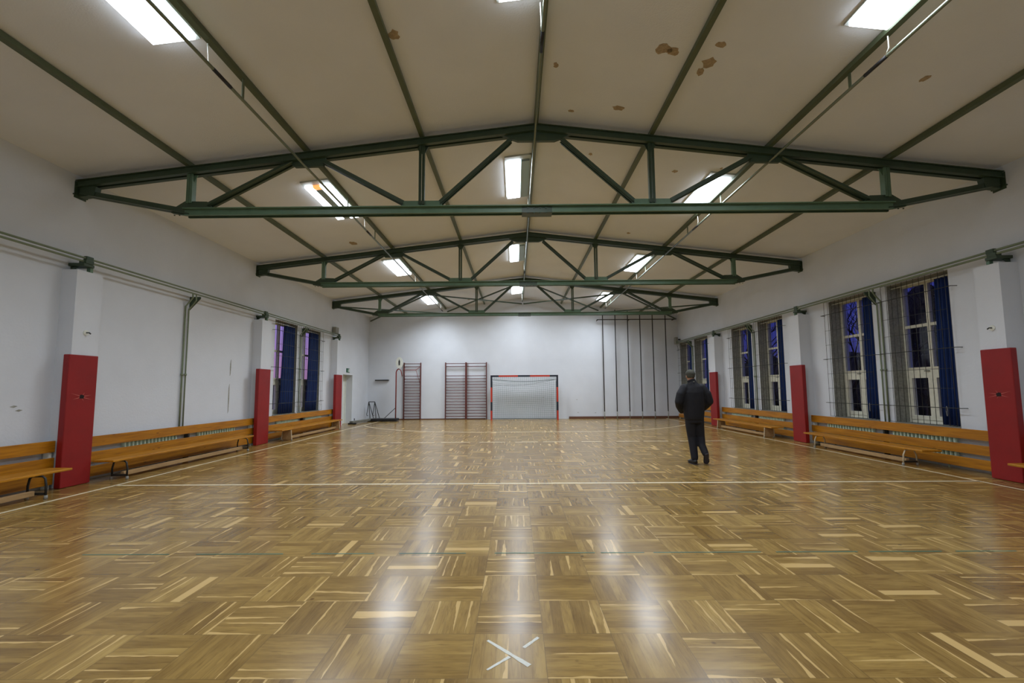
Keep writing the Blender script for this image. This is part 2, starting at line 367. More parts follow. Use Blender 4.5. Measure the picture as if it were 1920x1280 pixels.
# court lines belong to the floor
def strip(pts, w, m='line', name='court_line', closed=False):
    mb = MB(); n = len(pts)
    for a, b in zip(pts, pts[1:]): mb.bar((*a, .0012), (*b, .0012), w, .0012)
    return mb.build(name, m, fl)
strip([(-6.4, -1), (-6.4, 21.3)], .05); strip([(7.27, -1), (7.27, 21.3)], .045)
strip([(-6.4, 7.05), (7.27, 7.05)], .05)
rnd = random.Random(3)
x = -5.9
while x < 6:                                              # worn broken 12.4 m line
    l = rnd.uniform(.35, .8); strip([(x, 12.4), (x+l, 12.4)], .05); x += l+rnd.uniform(.08, .5)
arc = [(-1.1-6*math.sin(a), 21.2-6*math.cos(a)) for a in [PI/2*k/24 for k in range(24, -1, -1)]]+[(1.9+6*math.sin(a), 21.2-6*math.cos(a)) for a in [PI/2*k/24 for k in range(25)]]
strip([p for p in arc if -6.4 < p[0] < 7.27], .05)
x = -4.0
while x < 4.6:                                            # worn green line
    l = rnd.uniform(.3, 1.0); strip([(x, 4.12), (x+l, 4.12)], .014, 'greenline'); x += l+rnd.uniform(.03, .28)
def tapepoly(p, q, w0, w1):
    p = Vector((*p, 0)); q = Vector((*q, 0)); d = (q-p).normalized(); s_ = Vector((-d.y, d.x, 0)); r_ = random.Random(5); n = 10; a = []; b = []
    for k in range(n+1):
        c = p.lerp(q, k/n); w = (w0+(w1-w0)*k/n)*(1+r_.uniform(-.18, .18)); a.append(c+s_*w/2); b.append(c-s_*w/2)
    return [(v.x, v.y) for v in a+b[::-1]]
mb = MB()
for a in (((-.18, 2.735), (.063, 2.495), .016, .028), ((-.165, 2.46), (-.045, 2.575), .012, .02), ((.035, 2.66), (.125, 2.765), .02, .018)):
    mb.prism(tapepoly(*a), 'z', .0004, .0016)
tag(mb.build('tape_cross', 'tape'), 'torn white tape X stuck on the parquet in the foreground', 'tape')

# ------------------------------------------------------------------ door and exit sign
d1 = tag(MB().box(WL-.34, WL-.30, DO[0], DO[1], 0, DO[3]).build('door_1', 'white', bevel=.004), 'white door in the left wall recess', kind='structure')
MB().tube([(WL-.3, 18.6, 1.02), (WL-.25, 18.6, 1.02), (WL-.25, 18.72, 1.02)], .011).build('door_handle', 'dark', d1)
MB().box(WL-.30, WL-.285, 18.57, 18.63, .92, 1.1).build('handle_plate', 'dark', d1)
mb = MB(); mb.box(WL-.30, WL-.27, DO[0], DO[0]+.06, 0, DO[3]).box(WL-.30, WL-.27, DO[1]-.06, DO[1], 0, DO[3]).box(WL-.30, WL-.27, DO[0]+.06, DO[1]-.06, DO[3]-.06, DO[3])
mb.build('door_frame', 'white', d1)
es = tag(MB().box(WL, WL+.02, 18.80, 19.14, 2.24, 2.42).build('exit_sign', 'sign', bevel=.003), 'small dark green exit pictogram sign above the door', 'sign')
mb = MB(); mb.box(WL+.02, WL+.023, 19.03, 19.11, 2.26, 2.40)
mb.box(WL+.02, WL+.023, 18.93, 18.95, 2.36, 2.385); mb.bar((WL+.0215, 18.94, 2.35), (WL+.0215, 18.96, 2.31), .003, .025); mb.bar((WL+.0215, 18.96, 2.31), (WL+.0215, 18.91, 2.265), .003, .016); mb.bar((WL+.0215, 18.96, 2.31), (WL+.0215, 19.0, 2.265), .003, .016); mb.bar((WL+.0215, 18.9, 2.33), (WL+.0215, 18.99, 2.335), .003, .014)
mb.build('pictogram', 'signw', es)

# ------------------------------------------------------------------ windows, grilles, curtains (local x = outwards, built for the right wall)
def window_parts(win):
    X = WR+.32; c = WINR[0]; y0, y1 = c-WH, c+WH
    mb = MB(); D = .06
    def fr(a, b, z0, z1, dx=0): mb.box(X-D/2-dx, X+D/2+dx, c+a, c+b, z0, z1)
    fr(-WH, -WH+.06, WZ0, WZ1); fr(WH-.06, WH, WZ0, WZ1); fr(-WH+.06, WH-.06, WZ1-.08, WZ1); fr(-WH+.06, WH-.06, WZ0, WZ0+.07)
    fr(.045, .115, 1.86, WZ1-.08, .004); fr(-WH+.06, WH-.06, 1.74, 1.88, .008)
    for a, b in ((.115, WH-.06), (-WH+.06, .045)): fr(a, b, 2.71, 2.77)
    for a, b in ((.08, WH-.06), (-WH+.06, .08)):          # two lower casements
        mb.box(X-D/2-.02, X+D/2, c+a+.002, c+a+.09, WZ0+.07, 1.74); mb.box(X-D/2-.02, X+D/2, c+b-.09, c+b-.002, WZ0+.07, 1.74)
        mb.box(X-D/2-.02, X+D/2, c+a+.09, c+b-.09, WZ0+.07, WZ0+.15); mb.box(X-D/2-.02, X+D/2, c+a+.09, c+b-.09, 1.66, 1.74)
    mb.build('window_frame', 'cream', win)
    for a, b, z0, z1 in ((.115, WH-.06, 2.77, 3.58), (.115, WH-.06, 1.88, 2.71), (-WH+.06, .045, 2.77, 3.58), (-WH+.06, .045, 1.88, 2.71), (.17, .53, .89, 1.66), (-.53, -.01, .89, 1.66)):
        MB().box(X-.003, X+.003, c+a, c+b, z0, z1).build('window_pane', 'glass', win)
    MB().box(WR-.02, X-D/2-.02, y0+.002, y1-.002, WZ0-.03, WZ0+.004).build('window_sill', 'grey', win)
    mb = MB(); mb.box(WR+.003, X-D/2, y1-.012, y1-.001, WZ0+.004, WZ1-.001).box(WR+.003, X-D/2, y0+.001, y0+.012, WZ0+.004, WZ1-.001).box(WR+.003, X-D/2, y0+.012, y1-.012, WZ1-.012, WZ1-.001)
    mb.build('window_reveal', 'jamb', win)
    MB().tube([(X-.04, c+.13, 1.80), (X-.07, c+.13, 1.80), (X-.07, c+.22, 1.80)], .008).build('window_handle', 'dark', win)
def grille_parts(g):
    c = WINR[0]; X = WR-.10; mb = MB()
    for k in range(12): y = c-WH-.03+k*(2*WH+.06)/11; mb.tube([(X, y, WZ0+.02), (X, y, WZ1-.02)], .0045, 5)
    for k in range(9):
        z = 3.66-.02-k*.365
        z = max(z, WZ0+.02)
        if k in (0, 2, 3, 5, 6, 8): mb.tube([(X-.009, c-WH-.03, z), (X-.009, c+WH+.03, z)], .0045, 5)
    mb.build('wire_grid', 'wire', g, smooth=True)
    for z in (3.32, 2.19, 1.09):
        m2 = MB(); m2.tube([(WR, c-WH-.145, z), (X-.012, c-WH-.145, z), (X-.012, c+WH+.145, z), (WR, c+WH+.145, z)], .0075, 6)
        m2.build('anchor_rod', 'wire', g, smooth=True)
    lp = [(X-.02+.03*math.cos(a), c-WH-.02+.0*a, 1.0+.09*math.sin(a)-.03) for a in [2*PI*k/12 for k in range(13)]]
    MB().tube([(p[0], c-.56+.045*math.cos(2*PI*i/12), 1.03+.09*math.sin(2*PI*i/12)) for i, p in enumerate(lp)], .003, 5).build('wire_loop', 'rubber', g, smooth=True)
def curtain_parts(cu, width, folds, org):
    c = org[1]; mb = MB(); n = 60; y0 = c-WH+.02; zs = [WZ0+.02, 1.2, 1.9, 2.7, 3.3, 3.56]; wall = WR
    rows = []
    for zi, z in enumerate(zs):
        row = []
        for k in range(n):
            t_ = k/(n-1); y = y0+width*t_*(1-.22*zi/5)
            x = wall+.085+.04*math.sin(t_*PI*folds+.25*zi)+.012*math.sin(t_*29+zi)
            row.append((x, y, z))
        rows.append(row)
    for off in (0, .006):
        for row in rows: mb.v += [(p[0]+off, p[1], p[2]) for p in row]
    R_ = len(rows)
    for s_ in range(2):
        b = s_*R_*n
        for r_ in range(R_-1):
            for k in range(n-1): mb.f.append((b+r_*n+k, b+r_*n+k+1, b+(r_+1)*n+k+1, b+(r_+1)*n+k))
    B = R_*n
    for k in range(n-1): mb.f.append((k, k+1, B+k+1, B+k)); q = (R_-1)*n; mb.f.append((q+k, q+k+1, B+q+k+1, B+q+k))
    for r_ in range(R_-1):
        for q in (0, n-1): mb.f.append((r_*n+q, (r_+1)*n+q, B+(r_+1)*n+q, B+r_*n+q))
    mb.build('curtain_fabric', 'curt', cu, smooth=True)
    MB().tube([(wall+.085, c-WH+.002, 3.585), (wall+.085, c+WH-.002, 3.585)], .011, 8).build('curtain_rail', 'white', cu, smooth=True)
o0 = (WR, WINR[0], WZ0)
win0 = thing('window_1', o0, kind='structure'); window_parts(win0)
places = [('R', c) for c in WINR]+[('L', c) for c in WINL]
desc = ['nearest on the right wall', 'second nearest on the right wall', 'third nearest on the right wall', 'fourth nearest on the right wall', 'fifth nearest on the right wall', 'farthest on the right wall', 'nearer one on the left wall', 'farther one on the left wall']
gr0 = thing('window_grille', o0, 'dark wire grille over the window '+desc[0], 'window grille', 'window guard grilles'); grille_parts(gr0)
cu0 = thing('curtain', o0, 'blue curtain at the near side of the window '+desc[0], 'curtain', 'blue window curtains'); curtain_parts(cu0, .40, 9, o0)
cu1 = thing('curtain', o0, 'wide blue curtain at the far side of the window '+desc[6], 'curtain', 'blue window curtains'); curtain_parts(cu1, .80, 15, o0)
cu1.location = (WL, WINL[0], WZ0); cu1.rotation_euler = (0, 0, PI)
win0['label'] = 'tall white framed window, '+desc[0]
for i, (s_, c) in enumerate(places):
    if i == 0: continue
    loc = (WR if s_ == 'R' else WL, c, WZ0); rz = 0 if s_ == 'R' else PI
    w_ = dup(win0, loc, rz, 'tall white framed window, '+desc[i], name='window_%d' % (i+1))
    if s_ == 'L': w_.scale = (1, -1, 1)
    dup(gr0, loc, rz, 'dark wire grille over the window '+desc[i])
    if s_ == 'R': dup(cu0, loc, rz, 'blue curtain at the near side of the window '+desc[i])
    elif i == 7: dup(cu1, loc, rz, 'wide blue curtain at the far side of the window '+desc[i])

# ------------------------------------------------------------------ pilaster mats
def matpad(side, y0, y1, label, torn=None):
    face = -7.03 if side == 'L' else 7.71; pf = PL if side == 'L' else PR; sg = 1 if side == 'L' else -1
    mb = MB(); wall = WL if side == 'L' else WR
    poly = [(pf, y1), (face, y1), (face, y0), (pf-sg*.05, y0), (pf-sg*.05, y0+.045), (pf, y0+.045)]
    t_ = thing('pillar_mat', (face, (y0+y1)/2, 0), label, 'padding mat', 'red mats round the pilasters')
    mb.prism(poly, 'z', .004, 2.085); mb.build('vinyl_pad', 'red', t_, bevel=.012)
    if torn:
        z = torn; y = (y0+y1)/2-.0
        MB().prism([(y-.035, z-.025), (y+.03, z-.03), (y+.04, z+.015), (y+.005, z+.035), (y-.03, z+.03)], 'x', face-sg*.004, face+sg*.003).build('tear', 'redd', t_)
        m2 = MB()
        for a, l in ((.3, .12), (1.2, .09), (2.6, .16), (3.6, .12), (5.0, .08), (5.8, .15)):
            m2.prism([(y+.04*math.cos(a), z+.03*math.sin(a)-.004), (y+(.04+l)*math.cos(a), z+(.03+l*.5)*math.sin(a)), (y+.04*math.cos(a), z+.03*math.sin(a)+.005)], 'x', face-sg*.003, face+sg*.002)
        m2.build('crease', 'redl', t_)
matpad('L', 6.80, 7.28, 'red padded mat with a small dark hole on the nearest left pilaster', 1.41)
matpad('L', 11.9, 12.46, 'red padded mat on the left pilaster just before the left windows')
matpad('L', 17.03, 17.64, 'red padded mat on the left pilaster beside the exit door')
matpad('R', 6.82, 7.27, 'red padded mat with a small tear on the nearest right pilaster', 1.35)
matpad('R', 11.8, 12.33, 'red padded mat on the middle right pilaster, right of the walking man')
matpad('R', 16.9, 17.45, 'red padded mat on the farthest right pilaster, just behind the walking man')
def eyeplate(side, y, z, label):
    x = PL if side == 'L' else PR; sg = 1 if side == 'L' else -1
    t_ = thing('wall_eye', (x, y, z), label, 'wall fitting')
    MB().tube([(x, y, z), (x+sg*.012, y, z)], .045, 20).build('round_plate', 'white', t_)
    MB().tube([(x+sg*.012, y, z), (x+sg*.05, y+.01, z), (x+sg*.055, y+.03, z-.02)], .01, 8).build('hook', 'dark', t_)
eyeplate('L', 7.08, 2.46, 'small round eye plate with hook on the nearest left pilaster')
eyeplate('R', 7.09, 2.43, 'small round eye plate with hook on the nearest right pilaster')

# ------------------------------------------------------------------ radiators and slatted guards
def guard(side, y0, y1, label):
    x = -7.20 if side == 'L' else 7.94; sg = -1 if side == 'L' else 1; wall = WL if side == 'L' else WR
    t_ = thing('radiator_guard', (x, (y0+y1)/2, 0), label, 'radiator guard', 'slatted pine radiator guards')
    for z0, z1 in ((.56, .735), (.31, .475), (.065, .235)):
        MB().box(x-.014, x+.014, y0+.02, y1-.02, z0, z1).build('slat', 'board', t_, bevel=.003)
    for y in (y0+.06, (y0+y1)/2, y1-.06):
        MB().box(x+sg*.014, wall-sg*.022, y-.02, y+.02, 0, .72).build('post', 'white' if y != (y0+y1)/2 else 'dark', t_)
    return t_
guard('L', 1.9, 6.86, 'pine slatted radiator guard left of the nearest left mat, at the photo edge')
guard('L', 7.31, 12.03, 'pine slatted radiator guard between the two nearest left mats')
guard('L', 12.5, 17.19, 'pine slatted radiator guard under the left windows')
guard('R', 1.9, 6.90, 'pine slatted radiator guard right of the nearest right mat')
guard('R', 7.31, 11.89, 'pine slatted radiator guard under the two nearest right windows')
guard('R', 12.37, 16.99, 'pine slatted radiator guard between the middle and far right mats')
guard('R', 17.49, 21.5, 'pine slatted radiator guard in the far right corner behind the man')
def radiator(side, y0, y1, label, proto=[None]):
    wall = WL if side == 'L' else WR; sg = 1 if side == 'L' else -1
    t_ = thing('radiator', (wall, (y0+y1)/2, 0), label, 'radiator', 'ribbed radiators behind the guards')
    n = int((y1-y0)/.082); xm = wall+sg*.056
    mb = MB()
    for k in range(n):
        y = y0+.036+k*(y1-y0-.072)/(n-1)
        mb.tube([(xm, y, .14), (xm, y, .17), (xm, y, .57), (xm, y, .61)], [(.03, .012), (.047, .019), (.047, .019), (.03, .011)], 8)
    mb.build('ribs', 'rad', t_, smooth=True)
    MB().tube([(xm, y0, .18), (xm, y1, .18)], .016).tube([(xm, y0, .56), (xm, y1, .56)], .016).build('header_pipe', 'rad', t_)
    MB().tube([(xm, y0+.2, 0), (xm, y0+.2, .17)], .012).tube([(xm, y1-.2, 0), (xm, y1-.2, .17)], .012).build('foot', 'rad', t_)
def rl(w, s_): return 'pale green ribbed radiator behind the guard, '+w
for s_, y0, y1, w in (('L', 8.1, 9.38, 'nearest on the left wall'), ('L', 10.0, 11.3, 'just before the middle left mat'), ('L', 13.3, 14.55, 'under the nearer left window'), ('L', 15.05, 16.3, 'under the farther left window'),
                      ('R', 8.07, 9.42, 'under the nearest right window'), ('R', 9.9, 11.36, 'under the second right window'), ('R', 13.2, 14.5, 'under the third right window'), ('R', 15.0, 16.3, 'under the fourth right window')):
    radiator(s_, y0, y1, rl(w, s_))

# ------------------------------------------------------------------ gym benches
def bench(xc, y0, y1, f0, f1, kind, label, wall_sg):
    t_ = thing('gym_bench', (xc, (y0+y1)/2, 0), label, 'bench', 'long gymnastics benches')
    H = .355 if xc < 0 else .335; xf = -6.685 if xc < 0 else 7.355; xb = xf+wall_sg*.36
    MB().box(xf, xb, y0, y1, H-.035, H).build('seat', 'bench', t_, bevel=.008)
    MB().box(xc-.03, xc+.03, f0+.05, f1-.05, .05, .12).build('beam', 'beam', t_, bevel=.005)
    for y in (f0, f1):
        if kind == 'hoop':
            pts = [(xc-.13, y, .05), (xc-.13, y, .18), (xc-.11, y, .28), (xc-.07, y, H-.045), (xc+.07, y, H-.045), (xc+.11, y, .28), (xc+.13, y, .18), (xc+.13, y, .05)]
            lg = MB().tube(pts, .014, 8).build('leg', 'dark', t_, smooth=True)
            MB().box(xc-.12, xc+.12, y-.02, y+.02, .055, .085).build('leg_tie', 'dark', t_)
        elif kind == 'pale':
            pts = [(xc-.13, y, .05), (xc-.12, y, .2), (xc-.08, y, H-.05), (xc+.08, y, H-.05), (xc+.12, y, .2), (xc+.13, y, .05)]
            lg = MB().tube(pts, .013, 8).build('leg', 'legw', t_, smooth=True)
            MB().box(xc-.12, xc+.12, y-.02, y+.02, .055, .085).build('leg_tie', 'dark', t_)
        else:
            lg = MB().prism([(xc-.12, H-.035), (xc+.12, H-.035), (xc+.15, .03), (xc-.15, .03)], 'y', y-.018, y+.018).build('leg', 'beam', t_, bevel=.004)
            MB().tube([(xc-.13, y-.03, H-.05), (xc-.15, y-.03, .04)], .012, 6).tube([(xc+.13, y-.03, H-.05), (xc+.15, y-.03, .04)], .012, 6).build('edge_strip', 'legw', lg)
        for s_ in (-1, 1): MB().tube([(xc+s_*.135, y, 0), (xc+s_*.135, y, .05)], [.024, .018], 10).build('rubber_foot', 'rubber', lg, smooth=True)
bench(-6.74, 2.4, 6.64, 2.9, 6.21, 'hoop', 'low pine gym bench on black hoop legs ending in front of the nearest left mat', -1)
bench(-6.79, 7.31, 11.2, 7.55, 10.92, 'hoop', 'low pine gym bench on black hoop legs between the two nearest left mats', -1)
bench(-6.79, 12.55, 16.9, 13.03, 16.56, 'wood', 'low pine gym bench on wooden legs under the left windows', -1)
bench(7.47, 8.07, 11.35, 8.46, 10.92, 'pale', 'low pine gym bench on pale tube legs under the nearest right windows', 1)
bench(7.47, 12.75, 16.5, 13.1, 16.1, 'wood', 'low pine gym bench on wooden legs between the middle and far right mats', 1)
bench(7.47, 2.7, 6.7, 3.1, 6.3, 'pale', 'low pine gym bench at the right photo edge beside the nearest right mat', 1)

# ------------------------------------------------------------------ heating pipes along the walls
def pipes(side, y0, y1, risers, label):
    wall = WL if side == 'L' else WR; sg = 1 if side == 'L' else -1; x = wall+sg*.21; r_ = .017 if side == 'L' else .02
    t_ = thing('heating_pipe', (x, (y0+y1)/2, 3.6), label, 'pipe', 'heating pipe runs')
    for z, dx in ((3.70, 0), (3.635, .02)): MB().tube([(x+sg*dx, y0, z), (x+sg*dx, y1, z)], r_, 10).build('pipe', 'pipe', t_, smooth=True)
    pil = PILL if side == 'L' else PILR
    for a, b in pil:
        y = (a+b)/2-.05
        if y > y1: continue
        mb = MB().box(wall+sg*.004, x+sg*.06, y-.09, y+.09, 3.55, 3.60).box(x-.05, x+.07 if sg > 0 else x+.05, y-.07, y+.07, 3.60, 3.66).box(x-.03, x+.03, y-.02, y+.10, 3.66, 3.735)
        mb.prism([(wall+sg*.004, 3.47), (wall+sg*.13, 3.55), (wall+sg*.004, 3.55)], 'y', y-.05, y-.02)
        mb.build('bracket', 'green', t_, bevel=.006)
        MB().box(x-.03, x+.03, y+.05, y+.10, 3.46, 3.55).build('bracket_tab', 'greenl', t_)
    for y in risers:
        MB().prism([(wall+sg*.004, 3.30), (wall+sg*.004, 3.60), (x+sg*.03, 3.60), (x+sg*.03, 3.56)], 'y', y+.1, y+.125).build('bracket', 'green', t_)
        for k, dy in enumerate((-.05, .05)):
            xa = wall+sg*(.035)
            z_ = 3.62-.0*k
            MB().tube([(x+sg*.02, y+dy-.06, 3.62), (x, y+dy-.03, 3.55-.05*k), (wall+sg*.12, y+dy, 3.46-.05*k), (xa, y+dy, 3.36-.05*k), (xa, y+dy, 2.0), (xa, y+dy, .68)], .014 if k else .017, 8).build('riser', 'pipe', t_, smooth=True)
        mb = MB()
        for dy in (-.05, .05): mb.tube([(wall+sg*.035, y+dy, 1.83), (wall+sg*.035, y+dy, 1.87)], .026, 10)
        mb.build('coupling', 'pipe', t_, smooth=True)
pipes('L', YF+.02, 17.45, [9.53, 14.70], 'grey green twin heating pipes running along the left wall')
pipes('R', YF+.02, 21.45, [9.58, 14.69, 19.82], 'grey green twin heating pipes running along the right wall')
t_ = tag(MB().box(WL+.02, WL+.17, 17.22, 17.5, 3.74, 4.0).build('wall_speaker', 'grey', bevel=.015), 'small grey box on the left pipe end above the farthest left mat', 'speaker')
MB().box(WL, WL+.05, 17.33, 17.4, 3.8, 3.9).build('speaker_bracket', 'dark', t_)
t_ = tag(MB().box(WR-.28, WR-.13, 21.2, 21.4, 3.60, 3.95).build('wall_speaker', 'grey', bevel=.03), 'small grey rounded box high in the far right corner', 'speaker')
MB().box(WR-.13, WR, 21.27, 21.33, 3.8, 3.86).build('speaker_bracket', 'dark', t_)
MB().tube([(WR-.14, 21.41, 3.62), (WR-.03, 21.45, 3.3), (WR-.02, 21.5, 1.2)], .006, 5).build('cable', 'dark', t_)

# ------------------------------------------------------------------ roof trusses
def truss(Y):
    t_ = thing('roof_truss', (RX, Y, 4.38), 'green steel roof truss, nearest of the three', 'roof truss', 'green steel roof trusses')
    D = .06
    xl, xr = WL, WR
    def mir(x): return 2*RX-x
    for sg in (1, -1):
        m_ = (lambda x: x) if sg == 1 else mir
        xe = xl if sg == 1 else xr
        # top chord: two channels with a slot
        mb = MB()
        for dy in (-.045, .045):
            mb.bar((RX, Y+dy, RZ-.06), (xe, Y+dy, chz(xe)-.06), .03, .12)
            mb.bar((RX, Y+dy*1.3, RZ-.006), (xe, Y+dy*1.3, chz(xe)-.006), .07, .012); mb.bar((RX, Y+dy*1.3, RZ-.114), (xe, Y+dy*1.3, chz(xe)-.114), .07, .012)
        mb.build('top_chord', 'green', t_)
        mb = MB()
        for dy in (-.035, .035):
            mb.bar((m_(-5.42), Y+dy, 4.47), (m_(-7.26), Y+dy, 4.83), .012, .09); mb.bar((m_(-5.42), Y+dy*1.4, 4.43), (m_(-7.26), Y+dy*1.4, 4.79), .07, .01)
        mb.build('end_strut', 'green', t_)
        for (a, b) in (((-5.12, 4.60), (-3.72, 5.34)), ((-3.22, 5.34), (-1.86, 4.60)), ((-1.24, 4.60), (-.06, 5.68))):
            mb = MB()
            for dy in (-.03, .03): mb.bar((m_(a[0]), Y+dy, a[1]), (m_(b[0]), Y+dy, b[1]), .012, .075); mb.bar((m_(a[0]), Y+dy*1.7, a[1]-.03), (m_(b[0]), Y+dy*1.7, b[1]-.03), .05, .01)
            mb.build('diagonal', 'green', t_)
        for xv, zb in ((-5.44, 4.62), (-1.55, 4.56)):
            mb = MB(); w_ = .03
            for dx in (-w_, w_): mb.box(m_(xv)+dx-.006, m_(xv)+dx+.006, Y-.055, Y+.055, zb, chz(m_(xv))-.12).box(m_(xv)+dx*.9-.022, m_(xv)+dx*.9+.022, Y-.055, Y-.045, zb, chz(m_(xv))-.12)
            mb.prism([(m_(xv)-.10, chz(xv)-.12), (m_(xv)+.10, chz(xv)-.12), (m_(xv)+.04, chz(xv)-.24), (m_(xv)-.04, chz(xv)-.24)], 'y', Y-.006, Y+.006)
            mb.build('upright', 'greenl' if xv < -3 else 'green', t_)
        # gussets
        g = lambda pts, m='green': MB().prism([(m_(a), b) for a, b in pts], 'y', Y-.028, Y+.028).build('gusset', m, t_)
        g([(-5.74, 4.52), (-5.52, 4.66), (-5.15, 4.65), (-5.08, 4.56), (-5.08, 4.42), (-5.5, 4.42), (-5.74, 4.46)])
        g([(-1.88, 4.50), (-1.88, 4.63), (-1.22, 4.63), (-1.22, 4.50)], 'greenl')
        g([(-3.84, 5.35), (-3.70, 5.24), (-3.22, 5.25), (-3.18, 5.40), (-3.4, 5.44), (-3.84, 5.36)])
        MB().prism([(m_(-7.29), chz(xe)-.02), (m_(-7.29), 4.74), (m_(-7.04), 4.77), (m_(-7.02), chz(xe)-.10)], 'y', Y-.05, Y+.05).build('end_plate', 'green', t_)
        MB().box(m_(-7.33), m_(-7.31), Y-.12, Y+.12, 4.76, 4.78).box(m_(-7.33), m_(-7.32), Y-.1, Y+.1, 4.72, 5.0).build('wall_plate', 'green', t_)
        mb = MB()
        for k in range(7):
            q = k/6; x_ = -5.66+q*.5; mb.tube([(m_(x_), Y-.055, 4.40-.0*k), (m_(x_), Y-.055, 4.415)], .012, 6)
        mb.build('rivets', 'green', t_)
    MB().prism([(-.22, 5.76), (.06, 5.655), (.68, 5.655), (.96, 5.76), (RX, 5.84)], 'y', Y-.03, Y+.03).build('gusset', 'green', t_)
    mb = MB()
    for dy in (-.045, .045): mb.box(-5.5, mir(-5.5), Y+dy-.008, Y+dy+.008, 4.40, 4.515)
    mb.box(-5.5, mir(-5.5), Y-.11, Y-.037, 4.50, 4.515).box(-5.5, mir(-5.5), Y+.037, Y+.11, 4.50, 4.515).box(-5.5, mir(-5.5), Y-.075, Y-.037, 4.40, 4.412).box(-5.5, mir(-5.5), Y+.037, Y+.075, 4.40, 4.412)
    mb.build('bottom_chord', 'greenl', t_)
    mb = MB().box(.12, .62, Y-.06, Y-.053, 4.385, 4.515).box(.12, .62, Y-.1, Y+.1, 4.385, 4.40)
    for k in range(4): mb.tube([(.22+k*.1, Y-.07, 4.478), (.22+k*.1, Y-.06, 4.478)], .016, 8); mb.tube([(.22+k*.1, Y-.08, 4.372), (.22+k*.1, Y-.08, 4.385)], .016, 8)
    mb.build('splice_plate', 'green', t_)
    return t_
t0 = truss(TY[0])
dup(t0, (RX, TY[1], 4.38), label='green steel roof truss, middle of the three')
dup(t0, (RX, TY[2], 4.38), label='green steel roof truss, farthest of the three, nearest the end wall')

# purlins
pur = [(-5.46, 'outermost on the left'), (-3.49, 'carrying the left row of lights'), (-1.55, 'between the left and middle rows of lights'), (RX, 'at the ridge'), (2.30, 'between the middle and right rows of lights'), (4.26, 'carrying the right row of lights'), (6.22, 'outermost on the right')]
for x, w in pur:
    a = math.atan(SL)*(1 if x < RX-.01 else -1 if x > RX+.01 else 0)
    z = chz(x)+(.041 if abs(x-RX) > .1 else .038)
    mb = MB().bar((x, YF+.01, z), (x, YB-.01, z), .07, .078, (-math.sin(a), 0, math.cos(a)))
    tag(mb.build('purlin', 'purlin'), 'long olive green ceiling purlin, '+w, 'purlin', 'ceiling purlins')
# wind bracing of the last bay
def brace(x0, y0, x1, y1, dz, label):
    tag(MB().bar((x0, y0, chz(x0)-dz), (x1, y1, chz(x1)-dz), .05, .05).build('roof_brace', 'green'), label, 'roof brace', 'wind braces of the last roof bay')
Y3 = TY[2]+.1
brace(-7.25, 21.58, -3.5, Y3, .13, 'green diagonal roof brace rising from the far left corner')
brace(-7.2, Y3, -3.6, 21.58, .2, 'green diagonal roof brace from the left end of the farthest truss to the end wall')
brace(-3.4, 21.58, .3, Y3, .13, 'green diagonal roof brace from left of the end wall to the ridge')
brace(-3.4, Y3, .32, 21.58, .2, 'green diagonal roof brace meeting the ridge at the end wall from the left')
brace(4.14, 21.58, .44, Y3, .13, 'green diagonal roof brace from right of the end wall to the ridge')
brace(4.14, Y3, .42, 21.58, .2, 'green diagonal roof brace meeting the ridge at the end wall from the right')
brace(7.99, 21.58, 4.24, Y3, .13, 'green diagonal roof brace rising from the far right corner')
brace(7.94, Y3, 4.34, 21.58, .2, 'green diagonal roof brace from the right end of the farthest truss to the end wall')

# conduits under three purlins
def conduit(x, z, y1, label, off):
    t_ = thing('conduit_pipe', (x, 8, z), label, 'conduit', 'metal conduits under the purlins')
    MB().tube([(x, YF+.02, z), (x, y1, z)], .02, 8).build('tube', 'pipem', t_, smooth=True)
    for y in [5.27+k*1.75 for k in range(-3, 9)]:
        if y < y1 and min(abs(y-q) for q in TY) > .2: MB().box(x-.006, x+.006, y-.02, y+.02, z, chz(x)+off).build('hanger', 'purlin', t_)
    for y in (4.72, 9.9, 15.05, 20.2):
        if y > y1: continue
        MB().tube([(x, y, z), (x, y+.32, z)], .022, 8).build('dark_sleeve', 'black', t_, smooth=True)
        MB().tube([(x-.02, y, z), (x-.02, y-.05, z+.06), (x-.03, y-.06, chz(x)-.02)], .006, 6).build('lamp_cable', 'white', t_, smooth=True)
conduit(-3.47, 5.20, 20.6, 'thin metal conduit hanging under the left lamp purlin', 0)
conduit(RX-.03, 5.62, 20.6, 'thin metal conduit hanging under the ridge purlin', 0)
conduit(4.27, 5.26, 20.6, 'thin metal conduit hanging under the right lamp purlin', 0)

